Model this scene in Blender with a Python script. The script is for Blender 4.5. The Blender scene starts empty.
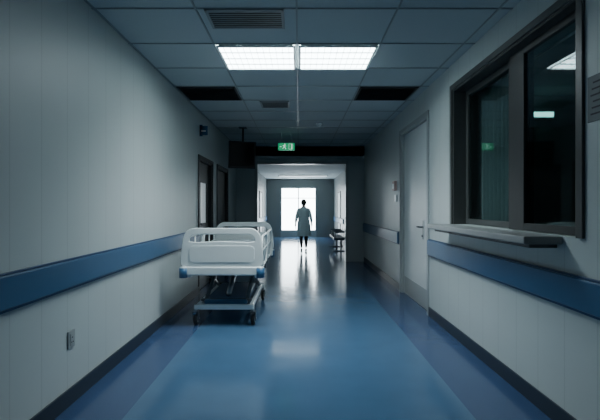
import bpy, bmesh, math, random
from mathutils import Vector, Matrix
random.seed(3)
D=bpy.data
COL=bpy.context.scene.collection
# ---------------------------------------------------------------- materials
def mat(name,col,rough=0.5,metal=0.0,emit=None,estr=0.0,spec=0.5,noise=0.0,nscale=20,bump=0.0,coat=0.0):
    m=D.materials.new(name); m.use_nodes=True
    nt=m.node_tree; b=nt.nodes['Principled BSDF']
    b.inputs['Base Color'].default_value=(*col,1); b.inputs['Roughness'].default_value=rough
    b.inputs['Metallic'].default_value=metal; b.inputs['Specular IOR Level'].default_value=spec
    b.inputs['Coat Weight'].default_value=coat
    if emit: b.inputs['Emission Color'].default_value=(*emit,1); b.inputs['Emission Strength'].default_value=estr
    if noise>0 or bump>0:
        tc=nt.nodes.new('ShaderNodeTexCoord'); n=nt.nodes.new('ShaderNodeTexNoise'); n.inputs['Scale'].default_value=nscale; n.inputs['Detail'].default_value=4
        nt.links.new(tc.outputs['Object'],n.inputs['Vector'])
        if noise>0:
            mx=nt.nodes.new('ShaderNodeMix'); mx.data_type='RGBA'
            mx.inputs[6].default_value=(*[c*(1-noise) for c in col],1); mx.inputs[7].default_value=(*[min(1,c*(1+noise)) for c in col],1)
            nt.links.new(n.outputs['Fac'],mx.inputs[0]); nt.links.new(mx.outputs[2],b.inputs['Base Color'])
        if bump>0:
            bp=nt.nodes.new('ShaderNodeBump'); bp.inputs['Strength'].default_value=bump; bp.inputs['Distance'].default_value=0.01
            nt.links.new(n.outputs['Fac'],bp.inputs['Height']); nt.links.new(bp.outputs['Normal'],b.inputs['Normal'])
    return m
def wall_mat(name,col,pitch=0.3,rough=0.45):
    m=mat(name,col,rough,noise=0.05,nscale=1.5)
    nt=m.node_tree; b=nt.nodes['Principled BSDF']; N=nt.nodes; L=nt.links
    src=b.inputs['Base Color'].links[0].from_socket
    tc=N.new('ShaderNodeTexCoord'); sp=N.new('ShaderNodeSeparateXYZ'); L.new(tc.outputs['Object'],sp.inputs[0])
    a=N.new('ShaderNodeMath'); a.operation='DIVIDE'; a.inputs[1].default_value=pitch; L.new(sp.outputs['Y'],a.inputs[0])
    f=N.new('ShaderNodeMath'); f.operation='FRACT'; L.new(a.outputs[0],f.inputs[0])
    l=N.new('ShaderNodeMath'); l.operation='LESS_THAN'; l.inputs[1].default_value=0.03; L.new(f.outputs[0],l.inputs[0])
    mu=N.new('ShaderNodeMath'); mu.operation='MULTIPLY'; mu.inputs[1].default_value=0.14; L.new(l.outputs[0],mu.inputs[0])
    mx=N.new('ShaderNodeMix'); mx.data_type='RGBA'; mx.inputs[7].default_value=(0.05,0.055,0.06,1)
    L.new(mu.outputs[0],mx.inputs[0]); L.new(src,mx.inputs[6]); L.new(mx.outputs[2],b.inputs['Base Color'])
    return m
def floor_mat():
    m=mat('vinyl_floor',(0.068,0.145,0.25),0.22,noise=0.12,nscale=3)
    nt=m.node_tree; b=nt.nodes['Principled BSDF']; N=nt.nodes; L=nt.links
    src=b.inputs['Base Color'].links[0].from_socket
    tc=N.new('ShaderNodeTexCoord'); sp=N.new('ShaderNodeSeparateXYZ'); L.new(tc.outputs['Object'],sp.inputs[0])
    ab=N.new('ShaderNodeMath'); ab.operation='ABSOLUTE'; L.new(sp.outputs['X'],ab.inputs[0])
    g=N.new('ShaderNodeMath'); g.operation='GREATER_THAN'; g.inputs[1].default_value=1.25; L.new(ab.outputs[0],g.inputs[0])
    mx=N.new('ShaderNodeMix'); mx.data_type='RGBA'; mx.inputs[7].default_value=(0.045,0.085,0.18,1)  # darker side bands; the left one also paints in shadow along the wall
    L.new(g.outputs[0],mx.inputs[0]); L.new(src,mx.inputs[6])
    sn=N.new('ShaderNodeTexNoise'); sn.inputs['Scale'].default_value=160; L.new(tc.outputs['Object'],sn.inputs['Vector'])
    rr=N.new('ShaderNodeMapRange'); rr.inputs[1].default_value=0.3; rr.inputs[2].default_value=0.7; rr.inputs[3].default_value=0.85; rr.inputs[4].default_value=1.15
    L.new(sn.outputs['Fac'],rr.inputs[0])
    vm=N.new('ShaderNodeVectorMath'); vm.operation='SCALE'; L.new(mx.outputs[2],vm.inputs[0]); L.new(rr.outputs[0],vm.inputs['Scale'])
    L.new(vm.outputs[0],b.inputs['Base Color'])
    n2=N.new('ShaderNodeTexNoise'); n2.inputs['Scale'].default_value=2.5; L.new(tc.outputs['Object'],n2.inputs['Vector'])
    r2=N.new('ShaderNodeMapRange'); r2.inputs[3].default_value=0.08; r2.inputs[4].default_value=0.20; L.new(n2.outputs['Fac'],r2.inputs[0]); L.new(r2.outputs[0],b.inputs['Roughness'])
    bp=N.new('ShaderNodeBump'); bp.inputs['Strength'].default_value=0.07; bp.inputs['Distance'].default_value=0.02
    n3=N.new('ShaderNodeTexNoise'); n3.inputs['Scale'].default_value=5; L.new(tc.outputs['Object'],n3.inputs['Vector'])
    L.new(n3.outputs['Fac'],bp.inputs['Height']); L.new(bp.outputs['Normal'],b.inputs['Normal'])
    b.inputs['Specular IOR Level'].default_value=0.7
    return m
def glass_mat(name,tint=(0.8,0.9,0.9)):
    m=D.materials.new(name); m.use_nodes=True; nt=m.node_tree; nt.nodes.clear(); N=nt.nodes; L=nt.links
    o=N.new('ShaderNodeOutputMaterial'); t=N.new('ShaderNodeBsdfTransparent'); t.inputs[0].default_value=(*tint,1)
    g=N.new('ShaderNodeBsdfGlossy'); g.inputs['Roughness'].default_value=0.03; g.inputs[0].default_value=(0.8,0.9,0.9,1)
    lw=N.new('ShaderNodeLayerWeight'); lw.inputs[0].default_value=0.5
    p=N.new('ShaderNodeMath'); p.operation='POWER'; p.inputs[1].default_value=4; L.new(lw.outputs['Facing'],p.inputs[0])
    q=N.new('ShaderNodeMath'); q.operation='MULTIPLY_ADD'; q.inputs[1].default_value=0.95; q.inputs[2].default_value=0.05; L.new(p.outputs[0],q.inputs[0])
    mx=N.new('ShaderNodeMixShader'); L.new(q.outputs[0],mx.inputs[0]); L.new(t.outputs[0],mx.inputs[1]); L.new(g.outputs[0],mx.inputs[2]); L.new(mx.outputs[0],o.inputs[0])
    return m
M={}
M['wall']=wall_mat('wall_paint',(0.55,0.60,0.59))
M['farwall']=wall_mat('far_wall_dimmed',(0.20,0.225,0.23),0.6)  # wall colour darkened to stand in for the dimness of the far corridor
M['dwall']=mat('partition_paint',(0.42,0.47,0.48),0.6,noise=0.05)
M['backdim']=mat('back_wall_darkened',(0.10,0.115,0.12),0.6,noise=0.05)  # for the unseen back wall, coloured dark to keep the near end dim
M['ceil']=mat('ceiling_tile',(0.47,0.54,0.56),0.85,noise=0.06,nscale=60,bump=0.1)
M['bar']=mat('ceiling_grid_metal',(0.28,0.32,0.33),0.5)
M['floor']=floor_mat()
M['base']=mat('baseboard_vinyl',(0.03,0.042,0.06),0.4,noise=0.1)
M['blue']=mat('blue_rail_vinyl',(0.04,0.12,0.235),0.35,noise=0.06,nscale=8)
M['navy']=mat('navy_rail_edge',(0.02,0.06,0.15),0.4)
M['white']=mat('white_plastic',(0.82,0.87,0.86),0.3,noise=0.02)
M['door']=mat('door_laminate',(0.74,0.78,0.77),0.4,noise=0.04,nscale=4)
M['frame']=mat('door_frame_paint',(0.36,0.39,0.39),0.4)
M['dark']=mat('dark_frame_paint',(0.035,0.038,0.04),0.45,noise=0.1)
M['grayframe']=mat('window_frame_gray',(0.07,0.075,0.075),0.4,noise=0.06)
M['black']=mat('black_plastic',(0.01,0.01,0.012),0.35)
M['screen']=mat('tv_screen',(0.005,0.005,0.006),0.1)
M['steel']=mat('brushed_steel',(0.45,0.47,0.48),0.3,metal=1.0)
M['dsteel']=mat('painted_dark_steel',(0.12,0.14,0.16),0.4,metal=0.6)
M['rubber']=mat('caster_rubber',(0.02,0.02,0.022),0.6)
M['counter']=mat('counter_laminate',(0.28,0.29,0.29),0.35,noise=0.06,nscale=12)
M['matt']=mat('mattress_cover',(0.10,0.16,0.22),0.6,noise=0.08,bump=0.2)
M['sheet']=mat('pillow_cotton',(0.5,0.55,0.58),0.8,noise=0.04,bump=0.2)
M['emit']=mat('fluorescent_diffuser',(0.9,0.9,0.9),0.5,emit=(0.80,0.95,1.0),estr=15)
M['emit2']=mat('far_fluorescent_tube',(0.9,0.9,0.9),0.5,emit=(0.80,0.95,1.0),estr=8)
M['emit3']=mat('end_fluorescent_tube',(0.9,0.9,0.9),0.5,emit=(0.80,0.95,1.0),estr=1.2)
M['emitwin']=mat('daylit_frosted_glass',(0.9,0.9,0.9),0.3,emit=(0.84,0.95,1.0),estr=14)
M['emitdim']=mat('dim_lit_frosted_glass',(0.5,0.5,0.5),0.3,emit=(0.8,0.95,1.0),estr=0.25)
M['green']=mat('exit_sign_green',(0.0,0.25,0.10),0.4,emit=(0.02,0.7,0.28),estr=0.45)
M['signw']=mat('exit_sign_white',(0.8,0.9,0.85),0.4,emit=(0.75,1.0,0.85),estr=0.9)
M['tealglow']=mat('teal_reflection_glow',(0.5,0.8,0.8),0.4,emit=(0.4,0.9,0.84),estr=2.2)  # glow imitating a greenish reflection in the reception window
M['glass']=glass_mat('window_glass')
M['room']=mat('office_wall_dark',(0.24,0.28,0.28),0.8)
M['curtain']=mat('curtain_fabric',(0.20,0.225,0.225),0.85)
M['poster']=mat('notice_paper',(0.16,0.18,0.19),0.6)
M['text']=mat('notice_ink',(0.05,0.05,0.06),0.7)
M['skin']=mat('skin',(0.42,0.26,0.19),0.55)
M['hair']=mat('dark_hair',(0.02,0.016,0.013),0.6)
M['gown']=mat('gown_fabric',(0.62,0.80,0.84),0.8,noise=0.06,nscale=15,bump=0.2)
M['tights']=mat('dark_tights',(0.02,0.022,0.028),0.7)
M['shoe']=mat('black_shoe',(0.012,0.012,0.014),0.4)
M['pink']=mat('alarm_box',(0.5,0.36,0.33),0.4)
M['chair']=mat('chair_blue_plastic',(0.02,0.045,0.08),0.4)
# ---------------------------------------------------------------- builder
class MB:
    def __init__(s): s.bm=bmesh.new(); s.mats=[]
    def mi(s,k):
        if k not in s.mats: s.mats.append(k)
        return s.mats.index(k)
    def _fin(s,faces,k,smooth=False):
        i=s.mi(k)
        for f in faces:
            if f.is_valid: f.material_index=i; f.smooth=smooth
    def box(s,x0,x1,y0,y1,z0,z1,k,bev=0.0,rot=None,seg=2):
        t=bmesh.new(); bmesh.ops.create_cube(t,size=1)
        bmesh.ops.scale(t,vec=(abs(x1-x0),abs(y1-y0),abs(z1-z0)),verts=t.verts)
        if bev>0: bmesh.ops.bevel(t,geom=list(t.edges),offset=bev,segments=seg,affect='EDGES',profile=0.5)
        if rot: bmesh.ops.rotate(t,cent=(0,0,0),matrix=rot,verts=t.verts)
        bmesh.ops.translate(t,vec=((x0+x1)/2,(y0+y1)/2,(z0+z1)/2),verts=t.verts)
        s.merge(t,k,False)
    def merge(s,t,k,smooth):
        vm={}
        for v in t.verts: vm[v]=s.bm.verts.new(v.co)
        fs=[]
        for f in t.faces:
            try: fs.append(s.bm.faces.new([vm[v] for v in f.verts]))
            except ValueError: pass
        s._fin(fs,k,smooth); t.free()
    def cyl(s,p0,p1,r,k,r2=None,n=20,smooth=True):
        p0=Vector(p0);p1=Vector(p1); d=p1-p0; t=bmesh.new()
        bmesh.ops.create_cone(t,cap_ends=True,segments=n,radius1=r,radius2=r if r2 is None else r2,depth=d.length)
        q=d.to_track_quat('Z','Y').to_matrix().to_4x4()
        bmesh.ops.transform(t,matrix=Matrix.Translation((p0+p1)/2)@q,verts=t.verts)
        s.merge(t,k,smooth)
    def sph(s,c,r,k,sc=(1,1,1),n=16):
        t=bmesh.new(); bmesh.ops.create_uvsphere(t,u_segments=n,v_segments=n//2+2,radius=r)
        bmesh.ops.scale(t,vec=sc,verts=t.verts); bmesh.ops.translate(t,vec=c,verts=t.verts); s.merge(t,k,True)
    def tube(s,pts,r,k,cyclic=False,n=10):
        pts=[Vector(p) for p in pts]; t=bmesh.new(); rings=[]; N=len(pts); up=None
        for i,p in enumerate(pts):
            a=pts[i-1] if (i>0 or cyclic) else p; b=pts[(i+1)%N] if (i<N-1 or cyclic) else p
            d=(b-a).normalized()
            if up is None:
                up=Vector((0,0,1)) if abs(d.z)<0.9 else Vector((1,0,0))
            u=(up-d*up.dot(d)).normalized(); up=u; w=d.cross(u)
            rings.append([t.verts.new(p+(u*math.cos(2*math.pi*j/n)+w*math.sin(2*math.pi*j/n))*r) for j in range(n)])
        for i in range(N if cyclic else N-1):
            A=rings[i];B=rings[(i+1)%N]
            for j in range(n): t.faces.new([A[j],A[(j+1)%n],B[(j+1)%n],B[j]])
        if not cyclic: t.faces.new(rings[0][::-1]); t.faces.new(rings[-1])
        s.merge(t,k,True)
    def loft(s,rings,k,cap=True):
        t=bmesh.new(); R=[[t.verts.new(p) for p in r] for r in rings]; n=len(R[0])
        for A,B in zip(R,R[1:]):
            for j in range(n): t.faces.new([A[j],A[(j+1)%n],B[(j+1)%n],B[j]])
        if cap: t.faces.new(R[0][::-1]); t.faces.new(R[-1])
        s.merge(t,k,True)
    def add_mesh(s,me,mtx,k,smooth=True):
        t=bmesh.new(); t.from_mesh(me); bmesh.ops.transform(t,matrix=mtx,verts=t.verts); s.merge(t,k,smooth)
    def done(s,name,parent=None):
        bmesh.ops.recalc_face_normals(s.bm,faces=s.bm.faces)
        me=D.meshes.new(name); s.bm.to_mesh(me); s.bm.free()
        for k in s.mats: me.materials.append(M[k])
        o=D.objects.new(name,me); COL.objects.link(o)
        if parent: o.parent=parent
        return o
def empty(name,loc=(0,0,0)):
    e=D.objects.new(name,None); e.location=loc; e.empty_display_size=0.2; COL.objects.link(e); return e
def rrect(w0,w1,h0,h1,r,n=6,wt=None):
    """rounded rect outline, x from w0..w1 ; z from h0..h1"""
    p=[]
    for cx,cz,a in ((w1-r,h1-r,0),(w0+r,h1-r,90),(w0+r,h0+r,180),(w1-r,h0+r,270)):
        for i in range(n+1):
            t=math.radians(a+90*i/n); p.append((cx+r*math.cos(t),cz+r*math.sin(t)))
    return p
def plate(outlines,ext,bev):
    cu=D.curves.new('tmp','CURVE'); cu.dimensions='2D'; cu.fill_mode='BOTH'; cu.extrude=ext; cu.bevel_depth=bev; cu.bevel_resolution=2
    for o in outlines:
        sp=cu.splines.new('POLY'); sp.points.add(len(o)-1); sp.use_cyclic_u=True
        for i,(x,z) in enumerate(o): sp.points[i].co=(x,z,0,1)
    ob=D.objects.new('tmp',cu); COL.objects.link(ob)
    dg=bpy.context.evaluated_depsgraph_get(); me=D.meshes.new_from_object(ob.evaluated_get(dg))
    D.objects.remove(ob); return me
R90=Matrix.Rotation(math.radians(90),4,'X')
XL,XR,ZC=-1.74,1.795,3.17
YE=11.0; YF=20.0; FL,FR,FZ=-1.62,1.75,2.9
# ---------------------------------------------------------------- shell
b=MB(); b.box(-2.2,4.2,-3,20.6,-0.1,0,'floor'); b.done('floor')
b=MB(); b.box(-2.2,2.0,-3,YE,ZC,ZC+0.1,'ceil'); b.box(-2.2,2.0,YE,20.4,FZ,FZ+0.4,'ceil')
b.done('ceiling')
def wall_x(b,x0,x1,ys,ye,zt,ops,k):
    y=ys
    for (a,c,z0,z1) in sorted(ops):
        b.box(x0,x1,y,a,0,zt,k)
        if z0>0: b.box(x0,x1,a,c,0,z0,k)
        if z1<zt: b.box(x0,x1,a,c,z1,zt,k)
        y=c
    b.box(x0,x1,y,ye,0,zt,k)
LD=[(6.95,8.0,0,2.35),(8.5,9.7,0,2.35)]
RD=(5.57,7.04,0,2.78); RW=(2.57,4.66,1.30,2.86)
b=MB(); wall_x(b,XL-0.2,XL,-3,YE,ZC,LD,'wall'); b.done('wall_left')
b=MB(); wall_x(b,XR,XR+0.2,-3,YE,ZC,[RW,RD],'wall'); b.done('wall_right')
b=MB(); b.box(XL-0.2,XR+0.2,-3.1,-3,0,ZC,'backdim'); b.done('wall_back')
b=MB(); b.box(XL,-1.18,YE,YE+0.2,0,2.72,'dwall'); b.box(1.32,XR,YE,YE+0.2,0,2.72,'dwall'); b.box(XL,XR,YE,YE+0.2,2.72,ZC,'dwall')
b.box(-1.22,-1.14,YE-0.02,YE+0.22,0,2.76,'frame'); b.box(1.28,1.36,YE-0.02,YE+0.22,0,2.76,'frame'); b.box(-1.14,1.28,YE-0.02,YE+0.22,2.68,2.76,'frame')
b.done('wall_partition')
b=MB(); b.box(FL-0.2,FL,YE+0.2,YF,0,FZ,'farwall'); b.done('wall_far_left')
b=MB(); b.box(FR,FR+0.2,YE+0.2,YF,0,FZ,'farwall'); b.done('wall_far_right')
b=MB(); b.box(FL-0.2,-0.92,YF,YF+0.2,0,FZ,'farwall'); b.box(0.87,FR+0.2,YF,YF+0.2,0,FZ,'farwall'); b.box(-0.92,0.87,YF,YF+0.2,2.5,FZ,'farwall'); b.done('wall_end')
b=MB()
b.box(-0.92,-0.86,YF,YF+0.15,0,2.5,'frame');b.box(0.81,0.87,YF,YF+0.15,0,2.5,'frame');b.box(-0.86,0.81,YF,YF+0.15,2.43,2.5,'frame')
b.box(-0.050,0.0,YF+0.02,YF+0.1,0,2.43,'frame'); b.box(-0.86,0.81,YF+0.02,YF+0.1,0,0.35,'frame')
b.box(-0.86,0.81,YF+0.03,YF+0.09,1.93,1.96,'frame')
for x0,x1 in((-0.86,-0.050),(0.0,0.81)): b.box(x0,x1,YF+0.05,YF+0.07,0.35,2.43,'emitwin')
for x in(-0.14,0.09): b.cyl((x,YF-0.03,0.95),(x,YF-0.03,1.25),0.012,'steel'); b.cyl((x,YF-0.03,0.97),(x,YF+0.03,0.97),0.01,'steel'); b.cyl((x,YF-0.03,1.23),(x,YF+0.03,1.23),0.01,'steel')
b.done('door_1')
# ---------------------------------------------------------------- baseboards
bh=0.13
def segs(ys,ye,ops):
    y=ys;o=[]
    for a,c in sorted(ops): o.append((y,a)); y=c
    o.append((y,ye)); return o
b=MB()
for a,c in segs(-3,YE,[(d[0]-.06,d[1]+.06) for d in LD]): b.box(XL,XL+0.015,a,c,0,bh,'base',0.004)
b.done('baseboard_left')
b=MB()
for a,c in segs(-3,YE,[(RD[0]-.07,RD[1]+.07)]): b.box(XR-0.015,XR,a,c,0,bh,'base',0.004)
b.done('baseboard_right')
b=MB(); b.box(FL,FL+0.015,YE+0.22,YF,0,bh,'base'); b.done('baseboard_far_left')
b=MB(); b.box(FR-0.015,FR,YE+0.22,YF,0,bh,'base'); b.done('baseboard_far_right')
# ---------------------------------------------------------------- bumper rails
def rail(name,side,x,seglist,z0,z1):
    b=MB()
    for a,c in seglist:
        s=-side
        xs=sorted((x,x+s*0.045)); b.box(xs[0],xs[1],a,c,z0,z1,'blue',0.012,seg=3)
        xs=sorted((x,x+s*0.030)); b.box(xs[0],xs[1],a,c,z0-0.018,z0,'navy',0.004)
        xs=sorted((x,x+s*0.030)); b.box(xs[0],xs[1],a,c,z1,z1+0.012,'navy',0.004)
    return b.done(name)
rail('wall_bumper_rail',-1,XL,segs(-3,YE-0.02,[(6.87,9.78)]),0.90,1.10)
rail('wall_bumper_rail',1,XR,segs(-3,YE-0.02,[(RD[0]-.09,RD[1]+.09)]),0.85,1.05)
rail('wall_bumper_rail',1,FR,[(YE+0.22,13.2),(15.6,YF)],0.82,1.02)
rail('wall_bumper_rail',-1,FL,[(YE+0.22,YF)],0.86,1.04)
# ---------------------------------------------------------------- ceiling grid
b=MB()
cols=[-1.72,-0.87,-0.02,0.83,1.68]; rows=[4.08+0.72*k for k in range(-9,10)]
for x in cols: b.box(x-0.008,x+0.008,-3,YE,ZC-0.008,ZC,'bar')
for y in rows:
    if y<YE-0.05: b.box(XL,XR,y-0.008,y+0.008,ZC-0.0075,ZC,'bar')
b.done('ceiling_grid_trim')
def luminaire(x0,x1,y0,y1):
    b=MB(); z=ZC-0.03
    b.box(x0,x1,y0,y1,ZC-0.016,ZC-0.010,'emit')
    w=0.02
    b.box(x0,x1,y0,y0+w,z,ZC,'white');b.box(x0,x1,y1-w,y1,z,ZC,'white');b.box(x0,x0+w,y0,y1,z,ZC,'white');b.box(x1-w,x1,y0,y1,z,ZC,'white')
    for i in range(1,4):
        y=y0+(y1-y0)*i/4; b.box(x0+w,x1-w,y-0.008,y+0.008,z+0.004,ZC-0.016,'white')
    for i in range(1,12):
        x=x0+(x1-x0)*i/12; b.box(x-0.0025,x+0.0025,y0+w,y1-w,z+0.006,ZC-0.016,'white')
    b.done('ceiling_light_panel')
    L=D.lights.new('light_panel_glow','AREA'); L.shape='RECTANGLE'; L.size=x1-x0-0.06; L.size_y=y1-y0-0.06; L.energy=17; L.color=(0.82,0.95,1.0); L.spread=math.radians(115)
    lo=D.objects.new('light_panel_glow',L); lo.location=((x0+x1)/2,(y0+y1)/2,z-0.005); COL.objects.link(lo)
luminaire(-0.85,-0.04,4.1,4.79); luminaire(0.0,0.81,4.1,4.79)
def vent(x0,x1,y0,y1,z,n,dark=True,name='ceiling_vent'):
    b=MB(); w=0.025; k='dark' if dark else 'bar'
    b.box(x0,x1,y0,y1,z-0.004,z,'black' if dark else 'dark')
    b.box(x0,x1,y0,y0+w,z-0.016,z,k);b.box(x0,x1,y1-w,y1,z-0.016,z,k);b.box(x0,x0+w,y0,y1,z-0.016,z,k);b.box(x1-w,x1,y0,y1,z-0.016,z,k)
    for i in range(n):
        y=y0+w+(y1-y0-2*w)*(i+0.5)/n
        b.box(x0+w,x1-w,y-0.012,y+0.012,z-0.014,z-0.010,k,rot=Matrix.Rotation(math.radians(12 if not dark else 25),3,'X'))
    b.done(name)
vent(-1.70,-0.89,5.54,6.22,ZC,10); vent(0.85,1.66,5.54,6.22,ZC,10)
vent(-0.80,-0.13,3.36,3.72,ZC,8,False,'air_diffuser'); vent(-0.62,-0.15,6.3,6.7,ZC,8,False,'air_diffuser')
b=MB(); b.cyl((0.4,8.0,ZC),(0.4,8.0,ZC-0.03),0.06,'white'); b.cyl((0.4,8.0,ZC-0.03),(0.4,8.0,ZC-0.05),0.045,'white',r2=0.03); b.done('smoke_detector')
for (x0,x1,y,k) in((-1.25,0.65,12.2,'emit2'),(-0.9,1.25,17.6,'emit3')):
    b=MB(); b.box(x0,x1,y-0.10,y+0.10,FZ-0.03,FZ,'white',0.004); b.box(x0+0.03,x1-0.03,y-0.07,y+0.07,FZ-0.055,FZ-0.03,k,0.01); b.done('linear_ceiling_light')
# ---------------------------------------------------------------- exit sign
b=MB(); Y=9.0; x0,x1,z0,z1=-0.47,-0.10,2.78,2.94
b.box(x0,x1,Y,Y+0.04,z0,z1,'green',0.005)
for x in(x0+0.08,x1-0.08): b.cyl((x,Y+0.02,z1),(x,Y+0.02,ZC),0.006,'steel')
f=Y-0.002
cx=-0.33; b.cyl((cx+0.012,f-0.004,2.91),(cx+0.012,f+0.004,2.91),0.013,'signw',n=12)
def bar(xa,za,xb,zb,w=0.012):
    b.tube([(xa,f,za+.01),(xb,f,zb+.01)],w/2,'signw',n=6)
bar(cx,2.88,cx-0.005,2.84,0.022); bar(cx,2.88,cx-0.035,2.862);bar(cx+0.003,2.88,cx+0.035,2.855)
bar(cx-0.004,2.84,cx+0.03,2.815);bar(cx+0.03,2.815,cx+0.03,2.79);bar(cx-0.005,2.84,cx-0.04,2.80)
b.box(-0.23,-0.15,f-0.003,f+0.003,2.80,2.92,'signw'); b.box(-0.225,-0.175,f-0.005,f,2.805,2.915,'green')
b.box(-0.43,-0.395,f-0.003,f+0.003,2.85,2.865,'signw')
b.done('exit_sign')
# ---------------------------------------------------------------- doors
def door_x(name,x,side,y0,y1,z1,leafk,framek,vision=None,handle_y=None,visk='glass'):
    b=MB(); fw=0.06
    def bx(xa,xb,*a,**k): b.box(min(xa,xb),max(xa,xb),*a,**k)
    s=side
    for ya,yb in((y0-fw,y0),(y1,y1+fw)): bx(x-s*0.02,x,ya,yb,0,z1+fw,framek,0.004)
    bx(x-s*0.02,x,y0,y1,z1,z1+fw,framek,0.004)
    for ya,yb in((y0,y0+0.03),(y1-0.03,y1)): bx(x,x+s*0.18,ya,yb,0,z1,framek)
    bx(x,x+s*0.18,y0+0.03,y1-0.03,z1-0.03,z1,framek)
    lx0,lx1=x+s*0.05,x+s*0.095; ly0,ly1=y0+0.035,y1-0.035; lz=z1-0.035
    if vision:
        a,c,e,g=vision
        bx(lx0,lx1,ly0,a,0.006,lz,leafk);bx(lx0,lx1,c,ly1,0.006,lz,leafk);bx(lx0,lx1,a,c,0.006,e,leafk);bx(lx0,lx1,a,c,g,lz,leafk)
        bx(lx0+s*0.018,lx0+s*0.028,a,c,e,g,visk)
        for q in((a-0.02,a,e-0.02,g+0.02),(c,c+0.02,e-0.02,g+0.02),(a,c,e-0.02,e),(a,c,g,g+0.02)): bx(lx0-s*0.006,lx0,*q,framek)
    else: bx(lx0,lx1,ly0,ly1,0.006,lz,leafk,0.003)
    bx(lx0-s*0.003,lx0,ly0+0.03,ly1-0.03,0.02,0.30,'frame' if leafk=='door' else 'dsteel')
    if handle_y:
        h=handle_y; hx=lx0-s*0.045
        bx(lx0-s*0.008,lx0,h-0.03,h+0.03,1.02,1.30,'steel',0.003)
        b.cyl((lx0,h,1.20),(hx,h,1.20),0.013,'dsteel'); d=0.15 if h<(y0+y1)/2 else -0.15
        b.tube([(hx,h,1.20),(hx,h+d,1.20),(hx+s*0.02,h+d*1.1,1.195)],0.013,'dsteel')
        b.cyl((lx0-s*0.006,h,1.07),(lx0-s*0.02,h,1.07),0.018,'dsteel')
    bx(x+s*0.19,x+s*0.2,y0,y1,0,z1,'black')
    return b.done(name)
door_x('door_2',XR,1,RD[0],RD[1],RD[3],'door','frame',None,5.95)
door_x('door_3',XL,-1,LD[0][0],LD[0][1],LD[0][3],'dark','dark',(7.25,7.75,1.2,1.95),7.1,'emitdim')
door_x('door_4',XL,-1,LD[1][0],LD[1][1],LD[1][3],'dark','dark',None,8.7)
def far_door(name,x,side,y0,y1):
    b=MB()
    def bx(xa,xb,*a,**k): b.box(min(xa,xb),max(xa,xb),*a,**k)
    s=side
    bx(x-s*0.03,x,y0-0.07,y0,0,2.17,'dark');bx(x-s*0.03,x,y1,y1+0.07,0,2.17,'dark');bx(x-s*0.03,x,y0,y1,2.1,2.17,'dark')
    bx(x-s*0.02,x,y0,y1,0.005,2.1,'door'); bx(x-s*0.024,x-s*0.02,y0+0.3,y1-0.3,1.2,1.8,'emitdim')
    b.cyl((x-s*0.02,y0+0.1,1.05),(x-s*0.06,y0+0.1,1.05),0.01,'steel'); b.cyl((x-s*0.06,y0+0.1,1.05),(x-s*0.06,y0+0.22,1.05),0.01,'steel')
    b.done(name)
far_door('door_5',FL,-1,13.2,14.2); far_door('door_6',FL,-1,16.4,17.4); far_door('door_7',FR,1,16.8,17.8)
# ---------------------------------------------------------------- reception window
y0,y1,z0,z1=RW; b=MB()
fw=0.06
for ya,yb in((y0-fw,y0),(y1,y1+fw)): b.box(XR-0.02,XR,ya,yb,z0,z1+fw,'grayframe',0.003)
b.box(XR-0.02,XR,y0,y1,z1,z1+fw,'grayframe',0.003)
b.box(XR,XR+0.2,y0,y0+0.02,z0,z1,'frame');b.box(XR,XR+0.2,y1-0.02,y1,z0,z1,'grayframe');b.box(XR,XR+0.2,y0+.02,y1-.02,z1-0.02,z1,'dark')
gx=XR+0.11
def fr(a,c,e,g,w,x=gx,k='grayframe',t=0.04,wl=None,wr=None):
    wl=wl or w; wr=wr or w
    b.box(x,x+t,a,a+wl,e,g,k,0.003);b.box(x,x+t,c-wr,c,e,g,k,0.003);b.box(x,x+t,a+wl,c-wr,e,e+w,k,0.003);b.box(x,x+t,a+wl,c-wr,g-w,g,k,0.003)
ya_,yb_=3.34,3.62
fr(ya_+0.02,y1-0.02,z0+0.005,z1-0.02,0.06,gx+0.03,wl=yb_-ya_-0.02)
fr(y0+0.02,yb_-0.04,z0+0.005,z1-0.02,0.06,gx-0.03,'dark',wr=yb_-ya_-0.04)
b.box(gx+0.045,gx+0.051,yb_,y1-0.08,z0+0.065,z1-0.08,'glass')
b.box(gx-0.015,gx-0.009,y0+0.08,ya_,z0+0.065,z1-0.08,'glass')
b.done('window_1')
b=MB(); b.box(1.53,XR,2.72,4.78,1.245,1.30,'counter',0.010,seg=3)
b.box(1.60,XR,2.78,4.72,1.215,1.245,'grayframe',0.003)
o=b.done('reception_counter')
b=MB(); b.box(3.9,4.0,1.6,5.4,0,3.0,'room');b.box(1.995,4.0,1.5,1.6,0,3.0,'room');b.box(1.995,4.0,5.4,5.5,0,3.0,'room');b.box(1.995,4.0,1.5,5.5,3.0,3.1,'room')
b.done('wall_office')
b=MB(); b.box(3.06,3.40,5.32,5.4,2.68,2.78,'white',0.01); b.box(3.08,3.38,5.30,5.32,2.70,2.76,'tealglow',0.005); b.done('added_reflection_glow')  # added glowing block in place of the reflection in the window glass
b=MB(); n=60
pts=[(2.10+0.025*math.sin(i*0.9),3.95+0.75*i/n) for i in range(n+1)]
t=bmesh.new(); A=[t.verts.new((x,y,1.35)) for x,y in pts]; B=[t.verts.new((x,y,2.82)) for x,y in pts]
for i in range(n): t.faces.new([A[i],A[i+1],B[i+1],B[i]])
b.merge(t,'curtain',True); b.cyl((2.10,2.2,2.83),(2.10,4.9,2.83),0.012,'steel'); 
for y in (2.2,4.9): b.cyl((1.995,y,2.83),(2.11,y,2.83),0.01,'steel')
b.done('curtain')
b=MB(); b.box(3.2,3.88,3.4,4.6,0,2.0,'dsteel',0.01)
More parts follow.
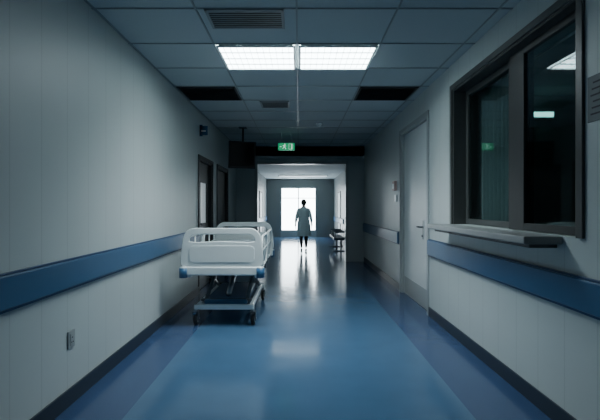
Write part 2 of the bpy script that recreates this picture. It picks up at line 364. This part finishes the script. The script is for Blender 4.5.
for i in range(4):
    z=0.08+i*0.48; b.box(3.185,3.2,3.43,3.98,z,z+0.44,'dark',0.004);b.box(3.185,3.2,4.02,4.57,z,z+0.44,'dark',0.004); b.box(3.165,3.185,3.65,3.78,z+0.3,z+0.32,'steel');b.box(3.165,3.185,4.22,4.35,z+0.3,z+0.32,'steel')
b.done('filing_cabinet')
# ---------------------------------------------------------------- wall bits
b=MB(); b.box(XL,XL+0.012,3.0,3.09,0.43,0.56,'frame',0.004); b.box(XL+0.012,XL+0.016,3.02,3.07,0.45,0.54,'frame',0.002)
for y,z in((3.035,0.475),(3.055,0.475),(3.045,0.51)): b.cyl((XL+0.012,y,z),(XL+0.018,y,z),0.005,'black',n=10)
b.done('wall_outlet')
b=MB(); b.box(XR-0.05,XR,7.32,7.50,1.80,1.98,'pink',0.01); b.box(XR-0.056,XR-0.05,7.36,7.46,1.84,1.93,'white',0.003); b.box(XR-0.02,XR,7.34,7.44,1.60,1.72,'white',0.004); b.done('fire_alarm_box')
b=MB(); b.box(XR-0.008,XR,2.30,2.48,2.02,2.30,'poster',0.002)
for i in range(6): b.box(XR-0.010,XR-0.008,2.33,2.45-0.01*(i%3),2.06+i*0.038,2.07+i*0.038,'text')
b.done('wall_notice_sign')
b=MB(); b.box(XL,XL+0.05,7.0,7.02,2.74,2.94,'blue'); b.box(XL,XL+0.14,7.0,7.025,2.76,2.92,'blue',0.004); b.box(XL+0.03,XL+0.11,6.996,7.0,2.82,2.84,'white'); b.done('projecting_door_sign')
# ---------------------------------------------------------------- hanging TV
tv=empty('television',(-1.18,8.3,2.58)); rz=Matrix.Rotation(math.radians(18),4,'Z')@Matrix.Rotation(math.radians(8),4,'X')
b=MB(); b.box(-0.28,0.28,-0.04,0.04,-0.28,0.28,'black',0.012); b.box(-0.25,0.25,-0.044,-0.038,-0.23,0.25,'screen'); b.box(-0.2,0.2,0.04,0.16,-0.2,0.2,'black',0.03)
o=b.done('housing',tv); o.matrix_basis=rz
b=MB(); b.cyl((0,0.12,0.15),(0,0.12,ZC-2.58),0.022,'dark'); b.box(-0.08,0.08,0.04,0.20,ZC-2.58-0.015,ZC-2.58,'dark'); b.done('ceiling_bracket',tv)
# ---------------------------------------------------------------- hospital bed
BX,BY=-0.95,4.95
bed=empty('hospital_bed',(BX,BY,0))
def board_outline(h):
    p=[(-0.47,0),(0.47,0),(0.50,0.03),(0.50,0.12),(0.485,0.24)]
    for i in range(9):
        a=math.radians(90*i/8); p.append((0.34+0.135*math.cos(a),h-0.15+0.15*math.sin(a)))
    for i in range(9):
        a=math.radians(90+90*i/8); p.append((-0.34+0.135*math.cos(a),h-0.15+0.15*math.sin(a)))
    p+= [(-0.485,0.24),(-0.50,0.12),(-0.50,0.03)]
    return p
def hole(h):
    p=[]
    for i in range(7):
        a=math.radians(90*i/6); p.append((0.33+0.085*math.cos(a),h-0.145+0.085*math.sin(a)))
    for i in range(7):
        a=math.radians(90+90*i/6); p.append((-0.33+0.085*math.cos(a),h-0.145+0.085*math.sin(a)))
    p+=[(-0.415,h-0.165),(-0.33,h-0.175),(0,h-0.16),(0.33,h-0.175),(0.415,h-0.165)]
    return p
fb=plate([board_outline(0.46),hole(0.46)],0.012,0.010)
for nm,yy,zz in(('footboard',0.0,0.77),('headboard',2.0,0.77)):
    b=MB(); b.add_mesh(fb,Matrix.Translation((0,yy,zz))@R90,'white',False)
    s=-1 if yy==0 else 1
    inset=plate([rrect(-0.40,0.40,0.05,0.25,0.05)],0.003,0.003)
    b.add_mesh(inset,Matrix.Translation((0,yy+s*0.022,zz))@R90,'white',False)
    b.done(nm,bed)
b=MB()
for yy in (0.0,2.0):
    b.box(-0.50,0.50,yy-0.035,yy+0.035,0.655,0.765,'white',0.018,seg=3)
    for sx in(-1,1):
        b.cyl((sx*0.475,yy-(0.02 if yy==0 else -0.02),0.63),(sx*0.475,yy-(0.02 if yy==0 else -0.02),0.75),0.05,'blue')
        b.cyl((sx*0.475,yy-(0.02 if yy==0 else -0.02),0.75),(sx*0.475,yy-(0.02 if yy==0 else -0.02),0.765),0.05,'white',r2=0.035)
b.done('bumper_bars',bed)
b=MB()
for sx in(-1,1): b.box(sx*0.42-0.025,sx*0.42+0.025,0.03,1.97,0.62,0.68,'white',0.01)
for yy in(0.3,0.7,1.1,1.5,1.85): b.box(-0.42,0.42,yy-0.02,yy+0.02,0.63,0.67,'dsteel',0.005)
for a,c in((0.06,0.5),(0.52,0.98),(1.0,1.3),(1.32,1.94)): b.box(-0.43,0.43,a,c,0.68,0.70,'white',0.006)
b.done('deck_frame',bed)
b=MB(); b.box(-0.43,0.43,0.06,1.93,0.70,0.84,'matt',0.045,seg=4); b.done('mattress',bed)
b=MB()
rg=[]
for i in range(9):
    u=-1+2*i/8; th=0.07*math.sqrt(max(0.02,1-u**4))
    rg.append([(0.30*math.copysign(abs(math.cos(a))**0.6,math.cos(a)),1.68+0.18*u,0.90+th*math.copysign(abs(math.sin(a))**0.9,math.sin(a))) for a in [2*math.pi*j/20 for j in range(20)]])
b.loft(rg,'sheet'); b.done('pillow',bed)
b=MB()
for sx in(-1,1):
    for ya,yb in((0.16,0.92),(1.02,1.78)):
        x=sx*0.475
        pts=[(x,p[0],p[1]) for p in rrect(ya,yb,0.74,1.12,0.13)]
        b.tube(pts,0.017,'white',cyclic=True)
        b.tube([(x,ya,0.94),(x,yb,0.94)],0.011,'white')
        for k in(0.5,): b.tube([(x,ya+(yb-ya)*k,0.74),(x,ya+(yb-ya)*k,1.12)],0.011,'white')
        for k in(0.25,0.75):
            yy=ya+(yb-ya)*k; b.box(x-0.012,x+0.012,yy-0.03,yy+0.03,0.64,0.75,'dsteel',0.004)
            b.box(min(x,sx*0.44),max(x,sx*0.44),yy-0.02,yy+0.02,0.64,0.67,'dsteel')
b.done('side_rails',bed)
b=MB()
for sx in(-1,1): b.box(sx*0.34-0.025,sx*0.34+0.025,0.12,1.55,0.20,0.26,'white',0.01)
for yy in(0.14,1.50): b.box(-0.38,0.38,yy-0.03,yy+0.03,0.20,0.26,'white',0.01)
b.box(-0.28,0.28,0.22,1.42,0.235,0.30,'blue',0.025,seg=3)
b.done('base_frame',bed)
b=MB()
for sx in(-1,1):
    x=sx*0.27
    b.tube([(x,0.28,0.27),(x,1.15,0.63)],0.024,'dsteel'); b.tube([(x+sx*0.05,1.40,0.27),(x+sx*0.05,0.50,0.63)],0.024,'dsteel')
    b.box(x-0.03,x+0.03,1.08,1.22,0.60,0.66,'dsteel',0.005)
    b.cyl((x-0.02,0.84,0.49),(x+sx*0.09,0.84,0.49),0.02,'steel')
for y,z in((0.28,0.29),(1.15,0.615),(0.5,0.615),(1.4,0.29)): b.cyl((-0.33,y,z),(0.33,y,z),0.018,'dsteel')
b.cyl((0,0.45,0.32),(0,0.95,0.52),0.035,'steel')
b.box(-0.12,0.12,0.95,1.15,0.50,0.60,'dark',0.01)
b.done('lift_mechanism',bed)
for i,(sx,yy) in enumerate(((-1,0.14),(1,0.14),(-1,1.50),(1,1.50))):
    b=MB(); x=sx*0.365; r=0.075; wy=yy+0.03
    b.cyl((x,yy,0.26),(x,yy,0.16),0.022,'steel')
    b.cyl((x-0.02,wy,r),(x+0.02,wy,r),r,'rubber',n=28); b.cyl((x-0.023,wy,r),(x+0.023,wy,r),0.048,'white',n=24); b.cyl((x-0.04,wy,r),(x+0.04,wy,r),0.012,'steel')
    for q in(-1,1): b.box(x+q*0.032-0.004,x+q*0.032+0.004,yy-0.025,wy+0.025,0.06,0.175,'dsteel',0.003)
    b.box(x-0.036,x+0.036,yy-0.035,yy+0.065,0.155,0.172,'dsteel',0.005)
    b.box(x-0.015,x+0.015,yy-0.09,yy-0.03,0.15,0.165,'blue' if sx<0 else 'dark',0.004)
    b.done('caster_%d'%(i+1),bed)
# ---------------------------------------------------------------- waiting chairs
b=MB(); cx=1.42
b.box(cx-0.03,cx+0.03,13.35,15.35,0.36,0.40,'dsteel',0.006)
for y in(13.55,15.15):
    b.box(cx-0.03,cx+0.03,y-0.02,y+0.02,0.03,0.37,'dsteel',0.004); b.box(cx-0.28,cx+0.24,y-0.025,y+0.025,0,0.035,'dsteel',0.006)
for y in(13.70,14.35,15.0):
    b.box(cx-0.25,cx+0.20,y-0.28,y+0.28,0.38,0.46,'chair',0.018,seg=3)
    b.box(cx+0.17,cx+0.22,y-0.28,y+0.28,0.44,0.88,'chair',0.018,seg=3,rot=Matrix.Rotation(math.radians(9),3,'Y'))
    for q in(-0.30,0.30):
        b.tube([(cx+0.2,y+q,0.40),(cx+0.19,y+q,0.64),(cx-0.2,y+q,0.64),(cx-0.22,y+q,0.40)],0.013,'chair')
        b.box(cx-0.2,cx+0.2,y+q-0.022,y+q+0.022,0.635,0.665,'chair',0.008)
b.done('waiting_bench')
# ---------------------------------------------------------------- person
def skin(verts,edges,radii,sub=2,root=0):
    me=D.meshes.new('sk'); me.from_pydata([Vector(v) for v in verts],edges,[]); ob=D.objects.new('sk',me); COL.objects.link(ob)
    md=ob.modifiers.new('s','SKIN'); md.use_smooth_shade=True; md.branch_smoothing=0.3
    for i,r in enumerate(radii):
        sv=me.skin_vertices[0].data[i]; sv.radius=(r,r) if not isinstance(r,tuple) else r; sv.use_root=(i==root)
    sb=ob.modifiers.new('b','SUBSURF'); sb.levels=sub; sb.render_levels=sub
    dg=bpy.context.evaluated_depsgraph_get(); out=D.meshes.new_from_object(ob.evaluated_get(dg)); D.objects.remove(ob); return out
PX,PY=0.16,13.6
person=empty('nurse',(PX,PY,0))
I4=Matrix.Identity(4)
V=[(0,0,0.96),(0,0,1.13),(0,0,1.32),(0,-0.005,1.46),(0,0.005,1.53),(0,0.015,1.60),(0,0.015,1.68)]
E=[(0,1),(1,2),(2,3),(3,4),(4,5),(5,6)]; Rr=[0.125,0.11,0.13,0.062,0.05,0.078,0.072]
def add(v,r,to): V.append(v);Rr.append(r);E.append((to,len(V)-1)); return len(V)-1
legs={}
for s,ky,ay,az in((-1,0.10,0.12,0.09),(1,0.02,-0.16,0.12)):
    h=add((s*0.09,0,0.90),0.09,0); k=add((s*0.085,ky,0.50),0.062,h); c=add((s*0.082,(ky+ay)/2-0.02,0.34),0.06,k); a=add((s*0.075,ay,az),0.040,c); legs[s]=(ay,az)
arms={}
for s,ey,wy in((-1,-0.05,-0.06),(1,-0.03,0.08)):
    sh=add((s*0.165,0,1.415),0.055,3); el=add((s*0.245,ey,1.14),0.042,sh); wr=add((s*0.275,wy,0.92),0.028,el); pa=add((s*0.28,wy+0.02,0.85),0.032,wr); arms[s]=(el,wr,pa)
b=MB(); b.add_mesh(skin(V,E,Rr),I4,'skin')
ti=b.mi('tights')
for f in b.bm.faces:
    if f.calc_center_median().z<0.75 and abs(f.calc_center_median().x)<0.2: f.material_index=ti
b.done('body',person)
b=MB()
for s in(-1,1):
    px,py,pz=V[arms[s][2]]
    for i,(dy,L) in enumerate(((0.03,0.066),(0.01,0.076),(-0.011,0.07),(-0.03,0.055))):
        vv=[(px,py+dy*0.6,pz+0.0),(px,py+dy,pz-0.035),(px-s*0.006,py+dy*1.1,pz-0.035-L*0.5),(px-s*0.022,py+dy*1.05+0.004,pz-0.035-L)]
        b.add_mesh(skin(vv,[(0,1),(1,2),(2,3)],[0.010,0.0095,0.0085,0.007],1),I4,'skin')
    vv=[(px,py+0.015,pz+0.03),(px-s*0.008,py+0.042,pz+0.0),(px-s*0.018,py+0.052,pz-0.035)]
    b.add_mesh(skin(vv,[(0,1),(1,2)],[0.011,0.011,0.009],1),I4,'skin')
b.done('fingers',person)
b=MB()
b.sph((0,0.02,1.645),0.1,'skin',(0.76,0.92,1.12),20)
b.sph((0,0.115,1.63),0.014,'skin',(0.8,1.0,1.5)); b.sph((0,0.103,1.595),0.014,'pink',(1.5,0.5,0.5))
for s in(-1,1):
    b.sph((s*0.03,0.103,1.65),0.011,'white'); b.sph((s*0.03,0.111,1.65),0.006,'black'); b.sph((s*0.076,0.015,1.64),0.02,'skin',(0.4,0.8,1.3)); b.sph((s*0.03,0.105,1.672),0.012,'hair',(1.4,0.5,0.3))
b.done('head',person)
b=MB(); t=bmesh.new(); bmesh.ops.create_uvsphere(t,u_segments=28,v_segments=18,radius=0.108)
bmesh.ops.scale(t,vec=(0.90,0.95,1.10),verts=t.verts); bmesh.ops.translate(t,vec=(0,0.008,1.652),verts=t.verts)
bmesh.ops.delete(t,geom=[v for v in t.verts if (v.co.y>0.055 and v.co.z<1.70) or v.co.z<1.57],context='VERTS')
b.merge(t,'hair',True); b.sph((0,-0.10,1.66),0.045,'hair',(1.1,0.9,1)); b.done('hair',person)
b=MB(); rings=[]; n=40
prof=[(0.52,0.235,0.20),(0.62,0.235,0.195),(0.75,0.230,0.185),(0.90,0.222,0.168),(1.0,0.208,0.155),(1.10,0.185,0.14),(1.20,0.182,0.135),(1.32,0.195,0.14),(1.40,0.190,0.12),(1.445,0.150,0.095),(1.48,0.085,0.075),(1.50,0.065,0.068)]
for z,rx,ry in prof:
    fold=0.05*max(0,(1.05-z))
    rings.append([((rx+fold*math.cos(9*a)*0.5)*math.cos(a),(ry+fold*math.cos(9*a)*0.5)*math.sin(a)-0.005,z) for a in [2*math.pi*j/n for j in range(n)]])
b.loft(rings,'gown',cap=False)
for s in(-1,1):
    el=V[arms[s][0]]; wr=V[arms[s][1]]; w2=tuple(el[i]*0.25+wr[i]*0.75 for i in range(3))
    b.add_mesh(skin([(s*0.09,0,1.40),(s*0.17,0,1.415),tuple((s*0.17,0,1.415)[i]*.5+el[i]*.5 for i in range(3)),el,w2],[(0,1),(1,2),(2,3),(3,4)],[0.07,0.068,0.062,0.056,0.046],2),I4,'gown')
b.tube([(0.186*math.cos(a),0.142*math.sin(a)-0.005,1.12) for a in [2*math.pi*j/32 for j in range(32)]],0.010,'gown',cyclic=True)
b.done('gown',person)
b=MB()
for s in(-1,1):
    ay,az=legs[s]; x=s*0.075; lift=az-0.09; rg=[]
    for u,w,h in((-0.07,0.022,0.05),(-0.05,0.034,0.075),(0.0,0.038,0.085),(0.06,0.042,0.065),(0.12,0.045,0.048),(0.165,0.036,0.036),(0.185,0.018,0.022)):
        zz=lift*(1-(u+0.07)/0.25)
        rg.append([(x+w*math.cos(a),ay+u,zz+max(0,h/2+h/2*math.sin(a))) for a in [2*math.pi*j/14 for j in range(14)]])
    b.loft(rg,'shoe')
b.done('shoes',person)
# ---------------------------------------------------------------- world, camera
w=D.worlds.new('World'); bpy.context.scene.world=w; w.use_nodes=True
w.node_tree.nodes['Background'].inputs[0].default_value=(0.3,0.4,0.5,1); w.node_tree.nodes['Background'].inputs[1].default_value=0.05
cam=D.cameras.new('camera'); co=D.objects.new('camera',cam); COL.objects.link(co)
co.location=(0,0,1.5); co.rotation_euler=(math.radians(90),0,0); cam.sensor_width=36; cam.lens=24
cam.shift_x=1/600; cam.shift_y=-3/600; cam.clip_start=0.05
bpy.context.scene.camera=co
